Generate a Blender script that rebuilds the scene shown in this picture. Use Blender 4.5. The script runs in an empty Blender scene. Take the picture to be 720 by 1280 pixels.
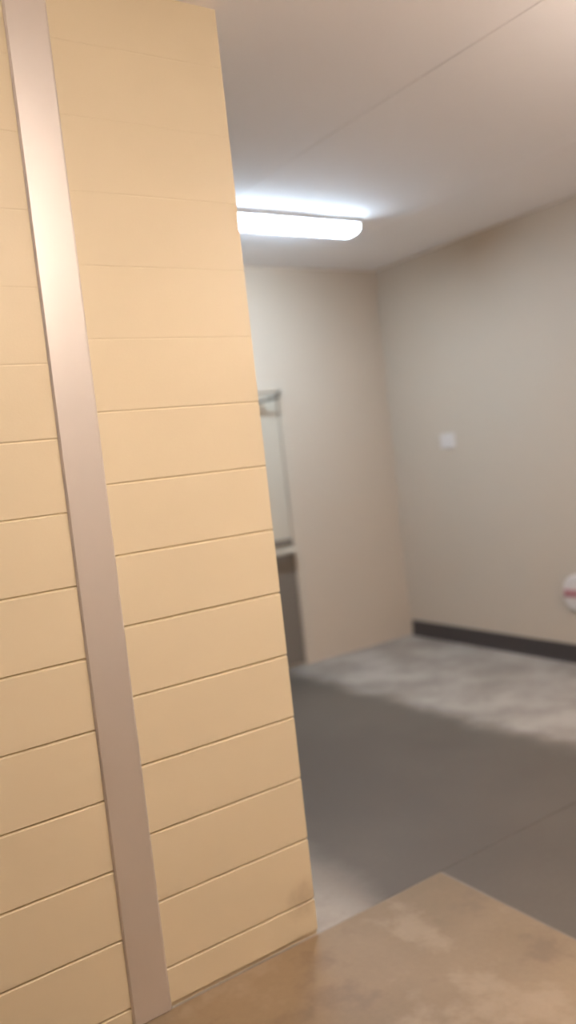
import bpy, bmesh, math
from mathutils import Vector, Matrix

S = bpy.context.scene
C = S.collection

# ------------------------------------------------------------------ camera
F_PX, YAW, PITCH, ROLL, CAM_H = 1038.25, 0.98277, 0.06910, -0.11011, 1.572
fw = Vector((math.cos(YAW) * math.cos(PITCH), math.sin(YAW) * math.cos(PITCH), -math.sin(PITCH)))
r0 = Vector((math.sin(YAW), -math.cos(YAW), 0))
u0 = r0.cross(fw)
rt = math.cos(ROLL) * r0 + math.sin(ROLL) * u0
up = -math.sin(ROLL) * r0 + math.cos(ROLL) * u0
cd = bpy.data.cameras.new('camera')
cd.sensor_fit = 'VERTICAL'
cd.sensor_height = 36.0
cd.lens = F_PX / 1280 * 36.0
cd.clip_start = 0.05
cd.dof.use_dof = True
cd.dof.focus_distance = 2.15
cd.dof.aperture_fstop = 1.0
cam = bpy.data.objects.new('camera', cd)
C.objects.link(cam)
cam.matrix_world = Matrix(((rt.x, up.x, -fw.x, 0), (rt.y, up.y, -fw.y, 0), (rt.z, up.z, -fw.z, CAM_H), (0, 0, 0, 1)))
S.camera = cam

# ------------------------------------------------------------------ world, exposure
w = bpy.data.worlds.new('world')
S.world = w
w.use_nodes = True
w.node_tree.nodes['Background'].inputs[0].default_value = (0.02, 0.018, 0.016, 1)
w.node_tree.nodes['Background'].inputs[1].default_value = 1.0
S.view_settings.view_transform = 'Standard'
S.view_settings.look = 'None'
S.view_settings.gamma = 1.0
S.view_settings.use_curve_mapping = False
S.view_settings.exposure = 1.15

# lamp light: colour and strength of the glowing lenses
ALCOVE_LIGHT = ((0.64, 0.82, 1.0), 34.0)
HALL_LIGHT = ((1.0, 0.84, 0.71), 21.0)

# ------------------------------------------------------------------ room numbers (metres)
Y0, XC = 2.214, 1.412          # face and free end of the near block wall
Y1, X1, H = 5.076, 4.459, 2.936  # back wall, right wall, ceiling
XL, YR = -2.6, -1.3            # left end of the hall, wall behind the camera
COURSE = 0.203


# ------------------------------------------------------------------ materials
def mat(name):
    m = bpy.data.materials.new(name)
    m.use_nodes = True
    nt = m.node_tree
    b = nt.nodes['Principled BSDF']
    return m, nt, b


def noise(nt, scale, detail=4.0, rough=0.55, vec=None):
    n = nt.nodes.new('ShaderNodeTexNoise')
    n.inputs['Scale'].default_value = scale
    n.inputs['Detail'].default_value = detail
    n.inputs['Roughness'].default_value = rough
    if vec is None:
        t = nt.nodes.new('ShaderNodeTexCoord')
        vec = t.outputs['Object']
    nt.links.new(vec, n.inputs['Vector'])
    return n


def simple(name, col, rough=0.5, metal=0.0, var=0.06, scale=6.0, bump=0.0, bscale=120.0, coat=0.0):
    m, nt, b = mat(name)
    n = noise(nt, scale)
    r = nt.nodes.new('ShaderNodeMix')
    r.data_type = 'RGBA'
    r.inputs['A'].default_value = (*[c * (1 - var) for c in col], 1)
    r.inputs['B'].default_value = (*[min(1, c * (1 + var)) for c in col], 1)
    nt.links.new(n.outputs['Fac'], r.inputs['Factor'])
    nt.links.new(r.outputs['Result'], b.inputs['Base Color'])
    b.inputs['Roughness'].default_value = rough
    b.inputs['Metallic'].default_value = metal
    b.inputs['Coat Weight'].default_value = coat
    if bump:
        n2 = noise(nt, bscale, 6.0, 0.65)
        bp = nt.nodes.new('ShaderNodeBump')
        bp.inputs['Strength'].default_value = bump
        bp.inputs['Distance'].default_value = 0.002
        nt.links.new(n2.outputs['Fac'], bp.inputs['Height'])
        nt.links.new(bp.outputs['Normal'], b.inputs['Normal'])
    return m


def glow(name, col, strength):
    m, nt, b = mat(name)
    n = noise(nt, 3.0)
    mr = nt.nodes.new('ShaderNodeMapRange')
    mr.inputs['To Min'].default_value = strength * 0.97
    mr.inputs['To Max'].default_value = strength * 1.03
    nt.links.new(n.outputs['Fac'], mr.inputs['Value'])
    b.inputs['Base Color'].default_value = (0.9, 0.9, 0.9, 1)
    b.inputs['Emission Color'].default_value = (*col, 1)
    nt.links.new(mr.outputs['Result'], b.inputs['Emission Strength'])
    return m


M_BLOCK = simple('cream_block_paint', (0.67, 0.575, 0.405), 0.42, var=0.03, scale=3.0, bump=0.12, bscale=140)


def scuff(m, spot, radius, col, amount):
    """a smudge of dirt with its own ragged outline"""
    nt = m.node_tree
    b = nt.nodes['Principled BSDF']
    src = b.inputs['Base Color'].links[0].from_socket
    tc = nt.nodes.new('ShaderNodeTexCoord')
    sub = nt.nodes.new('ShaderNodeVectorMath')
    sub.operation = 'SUBTRACT'
    sub.inputs[1].default_value = spot
    nt.links.new(tc.outputs['Object'], sub.inputs[0])
    ln = nt.nodes.new('ShaderNodeVectorMath')
    ln.operation = 'LENGTH'
    nt.links.new(sub.outputs[0], ln.inputs[0])
    n = noise(nt, 14.0, 4.0, 0.6)
    ad = nt.nodes.new('ShaderNodeMath')
    ad.operation = 'MULTIPLY_ADD'
    ad.inputs[1].default_value = radius * 1.6
    nt.links.new(n.outputs['Fac'], ad.inputs[0])
    nt.links.new(ln.outputs['Value'], ad.inputs[2])
    mr = nt.nodes.new('ShaderNodeMapRange')
    mr.interpolation_type = 'SMOOTHSTEP'
    mr.inputs['From Min'].default_value = radius * 0.8
    mr.inputs['From Max'].default_value = radius * 1.9
    mr.inputs['To Min'].default_value = amount
    mr.inputs['To Max'].default_value = 0.0
    nt.links.new(ad.outputs[0], mr.inputs['Value'])
    mx = nt.nodes.new('ShaderNodeMix')
    mx.data_type = 'RGBA'
    mx.inputs['B'].default_value = (*col, 1)
    nt.links.new(mr.outputs['Result'], mx.inputs['Factor'])
    nt.links.new(src, mx.inputs['A'])
    nt.links.new(mx.outputs['Result'], b.inputs['Base Color'])


scuff(M_BLOCK, (1.375, Y0, 0.135), 0.075, (0.34, 0.25, 0.16), 0.45)
M_WALL = simple('beige_wall_paint', (0.54, 0.45, 0.355), 0.6, var=0.03, scale=1.2, bump=0.1)
M_CEIL = simple('ceiling_paint', (0.95, 0.92, 0.93), 0.8, var=0.03, scale=1.0, bump=0.1)
M_STRIP = simple('satin_metal', (0.74, 0.70, 0.67), 0.38, metal=0.72, var=0.02, scale=2.0)
M_SCREW = simple('screw_metal', (0.6, 0.56, 0.52), 0.35, metal=1.0, var=0.02)
M_BASE = simple('dark_vinyl_base', (0.055, 0.044, 0.042), 0.45, var=0.1)
M_WHITE = simple('white_plastic', (0.67, 0.61, 0.57), 0.4, var=0.02)
M_HOUSING = simple('white_enamel', (0.85, 0.85, 0.85), 0.4, var=0.02)
M_RED = simple('red_paint', (0.44, 0.20, 0.21), 0.45, var=0.05)
M_FRAME = simple('door_frame_paint', (0.53, 0.45, 0.36), 0.45, var=0.03)
M_LEAF = simple('pale_door_paint', (0.52, 0.46, 0.37), 0.45, var=0.03)
M_KICK = simple('dark_kick_plate', (0.19, 0.16, 0.13), 0.45, metal=0.1, var=0.05)
M_STEEL = simple('brushed_steel', (0.72, 0.70, 0.66), 0.35, metal=0.8, var=0.03)
M_DARK = simple('dark_bronze', (0.10, 0.085, 0.07), 0.45, metal=0.4, var=0.05)
M_ALCOVE = glow('cool_white_lens', *ALCOVE_LIGHT)
M_HALL = glow('warm_white_lens', *HALL_LIGHT)


def floor_material():
    m, nt, b = mat('worn_concrete')
    L = nt.links.new
    tc = nt.nodes.new('ShaderNodeTexCoord')
    sep = nt.nodes.new('ShaderNodeSeparateXYZ')
    L(tc.outputs['Object'], sep.inputs[0])

    def math_(op, a, bb=None):
        n = nt.nodes.new('ShaderNodeMath')
        n.operation = op
        for i, v in enumerate((a, bb)):
            if v is None:
                continue
            if isinstance(v, (int, float)):
                n.inputs[i].default_value = v
            else:
                L(v, n.inputs[i])
        return n.outputs[0]

    def ramp(v, lo, hi, a=0.0, z=1.0):
        n = nt.nodes.new('ShaderNodeMapRange')
        n.interpolation_type = 'SMOOTHSTEP'
        n.inputs['From Min'].default_value = lo
        n.inputs['From Max'].default_value = hi
        n.inputs['To Min'].default_value = a
        n.inputs['To Max'].default_value = z
        L(v, n.inputs['Value'])
        return n.outputs['Result']

    def mix(f, a, bb):
        n = nt.nodes.new('ShaderNodeMix')
        n.data_type = 'RGBA'
        for k, v in (('A', a), ('B', bb)):
            if isinstance(v, tuple):
                n.inputs[k].default_value = (*v, 1)
            else:
                L(v, n.inputs[k])
        if isinstance(f, float):
            n.inputs['Factor'].default_value = f
        else:
            L(f, n.inputs['Factor'])
        return n.outputs['Result']

    X, Y = sep.outputs['X'], sep.outputs['Y']
    n1 = noise(nt, 2.6, 5.0, 0.6, tc.outputs['Object']).outputs['Fac']
    n2 = noise(nt, 1.1, 3.0, 0.5, tc.outputs['Object']).outputs['Fac']
    n3 = noise(nt, 40.0, 6.0, 0.7, tc.outputs['Object']).outputs['Fac']
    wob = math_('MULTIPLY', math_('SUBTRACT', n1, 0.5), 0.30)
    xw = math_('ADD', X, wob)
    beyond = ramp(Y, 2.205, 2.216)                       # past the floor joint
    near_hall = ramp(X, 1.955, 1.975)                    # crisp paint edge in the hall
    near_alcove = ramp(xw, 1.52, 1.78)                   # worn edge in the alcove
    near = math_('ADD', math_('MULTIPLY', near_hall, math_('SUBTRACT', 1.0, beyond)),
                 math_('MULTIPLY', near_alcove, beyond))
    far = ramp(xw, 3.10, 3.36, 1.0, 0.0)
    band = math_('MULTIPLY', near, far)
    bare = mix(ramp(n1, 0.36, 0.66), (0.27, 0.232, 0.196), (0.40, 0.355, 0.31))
    n4 = noise(nt, 3.4, 4.0, 0.6, tc.outputs['Object']).outputs['Fac']
    tan = mix(ramp(n2, 0.35, 0.65), (0.20, 0.142, 0.082), (0.29, 0.208, 0.128))
    tan = mix(math_('MULTIPLY', ramp(n4, 0.52, 0.66), 0.45), tan, (0.40, 0.31, 0.22))     # pale worn spots
    tan = mix(math_('MULTIPLY', ramp(n4, 0.34, 0.46, 1.0, 0.0), 0.5), tan, (0.17, 0.115, 0.075))  # dark blotches
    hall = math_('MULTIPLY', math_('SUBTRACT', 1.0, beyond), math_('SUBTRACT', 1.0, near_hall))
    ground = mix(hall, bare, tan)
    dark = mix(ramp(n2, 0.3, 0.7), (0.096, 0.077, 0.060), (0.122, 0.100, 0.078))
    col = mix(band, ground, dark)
    fine = mix(ramp(n3, 0.3, 0.75), (0.93, 0.93, 0.93), (1.0, 1.0, 1.0))
    mul = nt.nodes.new('ShaderNodeMix')
    mul.data_type = 'RGBA'
    mul.blend_type = 'MULTIPLY'
    mul.inputs['Factor'].default_value = 1.0
    L(col, mul.inputs['A'])
    L(fine, mul.inputs['B'])
    L(mul.outputs['Result'], b.inputs['Base Color'])
    b.inputs['Roughness'].default_value = 0.55
    bp = nt.nodes.new('ShaderNodeBump')
    bp.inputs['Strength'].default_value = 0.15
    bp.inputs['Distance'].default_value = 0.002
    L(n3, bp.inputs['Height'])
    L(bp.outputs['Normal'], b.inputs['Normal'])
    return m


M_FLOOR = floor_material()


# ------------------------------------------------------------------ mesh helpers
def link(name, bm, material, parent=None, smooth=False, loc=(0, 0, 0)):
    bmesh.ops.recalc_face_normals(bm, faces=bm.faces)
    me = bpy.data.meshes.new(name)
    bm.to_mesh(me)
    bm.free()
    me.materials.append(material)
    if smooth:
        for p in me.polygons:
            p.use_smooth = True
    o = bpy.data.objects.new(name, me)
    o.location = loc
    C.objects.link(o)
    if parent:
        o.parent = parent
    return o


def structure(o):
    o['kind'] = 'structure'
    return o


def tag(o, label, cat, group=None):
    o['label'] = label
    o['category'] = cat
    if group:
        o['group'] = group
    return o


def empty(name, loc):
    o = bpy.data.objects.new(name, None)
    o.empty_display_size = 0.1
    o.location = loc
    C.objects.link(o)
    return o


def box(bm, lo, hi, bevel=0.0, seg=2):
    g = bmesh.ops.create_cube(bm, size=1.0)
    vs = g['verts']
    for v in vs:
        v.co = Vector([(lo[i] + hi[i]) / 2 + v.co[i] * (hi[i] - lo[i]) for i in range(3)])
    if bevel:
        es = list({e for v in vs for e in v.link_edges})
        bmesh.ops.bevel(bm, geom=es, offset=bevel, segments=seg, profile=0.5, affect='EDGES')
    return bm


def extrude(bm, prof, a, b, place):
    """closed profile [(p,q)...] swept from a to b; place(p,q,t) gives the point"""
    A = [bm.verts.new(place(p, q, a)) for p, q in prof]
    B = [bm.verts.new(place(p, q, b)) for p, q in prof]
    n = len(prof)
    for i in range(n):
        j = (i + 1) % n
        bm.faces.new((A[i], A[j], B[j], B[i]))
    bm.faces.new(A)
    bm.faces.new(B[::-1])
    return bm


def tube(bm, pts, r, n=12):
    rings = []
    for i, p in enumerate(pts):
        p = Vector(p)
        d = (Vector(pts[min(i + 1, len(pts) - 1)]) - Vector(pts[max(i - 1, 0)])).normalized()
        a = d.orthogonal().normalized()
        c = d.cross(a)
        rings.append([bm.verts.new(p + r * (math.cos(t) * a + math.sin(t) * c))
                      for t in [2 * math.pi * k / n for k in range(n)]])
    for A, B in zip(rings, rings[1:]):
        best = min(range(n), key=lambda s: (B[s].co - A[0].co).length)
        for k in range(n):
            bm.faces.new((A[k], A[(k + 1) % n], B[(k + 1 + best) % n], B[(k + best) % n]))
    bm.faces.new(rings[0][::-1])
    bm.faces.new(rings[-1])
    return bm


# ------------------------------------------------------------------ structure
T = 0.2

# floor slab with a saw-cut joint that continues the foot of the block wall
fl = bmesh.new()
prof = [(YR - T, -0.15), (Y1 + T, -0.15), (Y1 + T, 0), (Y0 + 0.0005, 0), (Y0 - 0.001, -0.0025), (Y0 - 0.0025, 0), (YR - T, 0)]
extrude(fl, prof, XL - T, X1 + T, lambda p, q, t: Vector((t, p, q)))
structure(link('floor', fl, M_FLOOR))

# ceiling of boards with fine recessed seams running across
ce = bmesh.new()
prof = [(XL - T, H + 0.15), (XL - T, H)]
for k in range(-2, 4):
    s = 1.19 * k
    s = 2.375 + 1.24 * (k - 2)
    if XL < s < X1:
        prof += [(s - 0.004, H), (s, H + 0.004), (s + 0.004, H)]
prof += [(X1 + T, H), (X1 + T, H + 0.15)]
extrude(ce, prof, YR - T, Y1 + T, lambda p, q, t: Vector((p, t, q)))
structure(link('ceiling', ce, M_CEIL))


# near block wall: courses with tooled joints; the two lengths course differently
def coursed(bm, x0, x1, off):
    prof = [(0.008, 0.0), (0.008, 0.012), (0.0, 0.017)]
    z = off
    while z < H - 0.02:
        k = min(1.0, max(0.10, 1.0 - (z - 1.15) / 0.85))   # joints get shallower and narrower up the wall
        g, d = 0.0030 + 0.0020 * k, 0.0075 * k
        prof += [(0.0, z - g), (d * 0.8, z - g * 0.35), (d, z), (d * 0.8, z + g * 0.35), (0.0, z + g)]
        z += COURSE
    prof += [(0.0, H), (T, H), (T, 0.0)]
    extrude(bm, prof, x0, x1, lambda p, q, t: Vector((t, Y0 + p, q)))


SX0, SX1 = 0.757, 0.877
bw = bmesh.new()
coursed(bw, XL, (SX0 + SX1) / 2 - 0.006, 0.26 - COURSE)
coursed(bw, (SX0 + SX1) / 2 + 0.006, XC, 0.1208)
structure(link('wall_left', bw, M_BLOCK))

# back wall of the alcove, its lowest course joint showing, with the doorway cut out
DX0, DX1, DH = 2.52, 3.43, 2.06
wb = bmesh.new()
prof = [(0, 0), (0, 0.137), (0.003, 0.14), (0, 0.143), (0, H), (T, H), (T, 0)]
pl = lambda p, q, t: Vector((t, Y1 + p, q))
extrude(wb, prof, XL - T, DX0, pl)
extrude(wb, prof, DX1, X1 + T, pl)
extrude(wb, [(0, DH), (0, H), (T, H), (T, DH)], DX0, DX1, pl)
structure(link('wall_back', wb, M_WALL))

wr = bmesh.new()
box(wr, (X1, YR - T, 0), (X1 + T, Y1, H))
structure(link('wall_right', wr, M_WALL))
wf = bmesh.new()
box(wf, (XL - T, YR - T, 0), (X1, YR, H))
structure(link('wall_front', wf, M_WALL))
we = bmesh.new()
box(we, (XL - T, YR, 0), (XL, Y1, H))
structure(link('wall_end', we, M_BLOCK))

# dark cove base along the right wall
bb = bmesh.new()
prof = [(0, 0), (-0.016, 0), (-0.012, 0.006), (-0.008, 0.02), (-0.007, 0.118), (-0.004, 0.125), (0, 0.126)]
extrude(bb, prof, YR, Y1 - 0.03, lambda p, q, t: Vector((X1 + p, t, q)))
structure(link('baseboard_right', bb, M_BASE))

# ------------------------------------------------------------------ door in the back wall
dr = structure(empty('door_1', ((DX0 + DX1) / 2, Y1, 0)))
cx = (DX0 + DX1) / 2
hw = (DX1 - DX0) / 2
fb = bmesh.new()
for s in (-1, 1):
    a, b = sorted((s * (hw - 0.03), s * (hw + 0.05)))
    box(fb, (a, -0.009, 0), (b, -0.001, DH + 0.05), 0.003)
    a, b = sorted((s * (hw - 0.03), s * hw))
    box(fb, (a, -0.001, 0), (b, 0.16, DH), 0.002)
box(fb, (-hw + 0.03, -0.009, DH - 0.03), (hw - 0.03, -0.001, DH + 0.05), 0.003)
box(fb, (-hw + 0.03, -0.001, DH - 0.03), (hw - 0.03, 0.16, DH), 0.002)
link('door_frame', fb, M_FRAME, dr)
lf = bmesh.new()
box(lf, (-hw + 0.034, 0.006, 0.008), (hw - 0.034, 0.05, DH - 0.034), 0.003)
link('door_leaf', lf, M_LEAF, dr)
kp = bmesh.new()
box(kp, (-hw + 0.05, 0.001, 0.02), (hw - 0.036, 0.0065, 0.85), 0.002)
link('kick_plate', kp, M_KICK, dr)
pb = bmesh.new()
box(pb, (-hw + 0.06, -0.075, 0.852), (hw - 0.036, -0.035, 0.885), 0.010, 3)
for s in (-1, 1):
    a, b = sorted((s * (hw - 0.05), s * (hw - 0.11)))
    box(pb, (a, -0.045, 0.848), (b, 0.0, 0.889), 0.006, 3)
link('push_bar', pb, M_LEAF, dr)
bp_ = bmesh.new()
box(bp_, (-hw + 0.05, -0.004, 0.90), (hw - 0.036, 0.0065, 0.955), 0.003, 2)
link('latch_rail', bp_, M_KICK, dr)
cl = bmesh.new()
box(cl, (hw - 0.40, -0.035, 1.90), (hw - 0.16, 0.007, 1.95), 0.008, 3)
clo = link('door_closer', cl, M_LEAF, dr)
ar = bmesh.new()
tube(ar, [(hw - 0.27, -0.02, 1.948), (hw - 0.26, -0.05, 1.962), (hw - 0.10, -0.12, 1.985), (hw - 0.02, -0.022, 2.035)], 0.011, 10)
link('closer_arm', ar, M_DARK, clo)

# ------------------------------------------------------------------ cover strip on the block wall
st = empty('cover_strip', ((SX0 + SX1) / 2, Y0, 0))
tag(st, 'tall pale metal cover strip running floor to ceiling up the cream block wall', 'cover strip')
sb = bmesh.new()
w2 = (SX1 - SX0) / 2
prof = [(-w2, -0.001), (-w2, -0.003), (-w2 + 0.006, -0.007), (w2 - 0.006, -0.007), (w2, -0.003), (w2, -0.001)]
extrude(sb, prof, 0.002, H - 0.002, lambda p, q, t: Vector((p, q, t)))
link('cover_plate', sb, M_STRIP, st)

# ------------------------------------------------------------------ ceiling lights
def ceiling_light(loc, length, width, depth, lens, label, group=None, drop=0.0, pan=0.9, pan_depth=0.018):
    """surface wrap light: shallow pan, bowed lens, two end caps; origin on the ceiling"""
    t = empty('ceiling_light', loc)
    tag(t, label, 'light', group)
    l2, w2 = length / 2, width / 2
    for s in ((-1, 1) if drop else ()):
        rb = bmesh.new()
        tube(rb, [(s * l2 * 0.7, 0, -0.001), (s * l2 * 0.7, 0, drop * -1 - 0.002)], 0.008, 12)
        tube(rb, [(s * l2 * 0.7, 0, -0.001), (s * l2 * 0.7, 0, -0.014)], 0.035, 20)
        link('stem', rb, M_HOUSING, t)
    hb = bmesh.new()
    hw = w2 * pan
    box(hb, (-l2, -hw, -pan_depth - drop), (l2, hw, -0.001 - drop), 0.003)
    link('housing', hb, M_HOUSING, t)
    lb = bmesh.new()
    prof = [(-w2, -pan_depth - 0.001)]
    for k in range(9):
        a = math.pi * k / 8
        prof.append((-math.cos(a) * w2 * 0.97, -pan_depth - 0.010 - (depth - pan_depth - 0.010) * math.sin(a) ** 0.55))
    prof.append((w2, -pan_depth - 0.001))
    prof = [(p, q - drop) for p, q in prof]
    extrude(lb, prof, -l2 + 0.012, l2 - 0.012, lambda p, q, t_: Vector((t_, p, q)))
    link('lens', lb, lens, t)
    cap = [(p * 1.02, q - 0.002 if q + drop < -0.02 else q) for p, q in prof]
    for s in (-1, 1):
        eb = bmesh.new()
        a, b = sorted((s * (l2 - 0.012), s * (l2 + 0.002)))
        extrude(eb, cap, a, b, lambda p, q, t_: Vector((t_, p, q)))
        link('end_cap', eb, M_HOUSING, t)
    return t


ceiling_light((2.78, 4.02, H), 1.2, 0.17, 0.072, M_ALCOVE, 'bright white fluorescent ceiling light in the alcove beyond the cream block wall', pan=1.22, pan_depth=0.030)
ceiling_light((0.7, 0.7, H), 0.7, 0.24, 0.085, M_HALL, 'warm hanging light in the hall nearer the pale metal cover strip', 'warm hall lights', 0.36, 0.25)
ceiling_light((2.9, 0.8, H), 1.2, 0.24, 0.085, M_HALL, 'warm hanging light in the hall nearer the wall with the dark baseboard', 'warm hall lights', 0.36, 0.25)

# ------------------------------------------------------------------ plate on the right wall
sp = empty('switch_plate', (X1, 4.45, 1.54))
tag(sp, 'small white plate high on the beige wall above the dark baseboard', 'wall plate')
pbm = bmesh.new()
box(pbm, (-0.012, -0.075, -0.055), (-0.001, 0.075, 0.055), 0.004, 3)
link('plate', pbm, M_WHITE, sp)
for s in (-1, 1):
    tb = bmesh.new()
    box(tb, (-0.018, s * 0.03 - 0.014, -0.03), (-0.0115, s * 0.03 + 0.014, 0.03), 0.002)
    link('rocker', tb, M_WHITE, sp)

# ------------------------------------------------------------------ round white plaque, half out of the frame
rs = empty('round_plaque', (X1, 3.40, 0.475))
tag(rs, 'round white plaque with a red band low on the beige wall', 'plaque')
N = 48
dm = bmesh.new()
rings = [(0.001, 0.125), (0.022, 0.125), (0.030, 0.119), (0.034, 0.108), (0.036, 0.06)]
vr = []
for d, r in rings:
    vr.append([dm.verts.new((-d, r * math.cos(2 * math.pi * k / N), r * math.sin(2 * math.pi * k / N))) for k in range(N)])
for A, B in zip(vr, vr[1:]):
    for k in range(N):
        dm.faces.new((A[k], A[(k + 1) % N], B[(k + 1) % N], B[k]))
dm.faces.new(vr[0])
dm.faces.new(vr[-1])
link('disc', dm, M_WHITE, rs)
rb = bmesh.new()
box(rb, (-0.042, -0.105, -0.026), (-0.033, 0.105, 0.026), 0.006, 3)
link('red_band', rb, M_RED, rs)
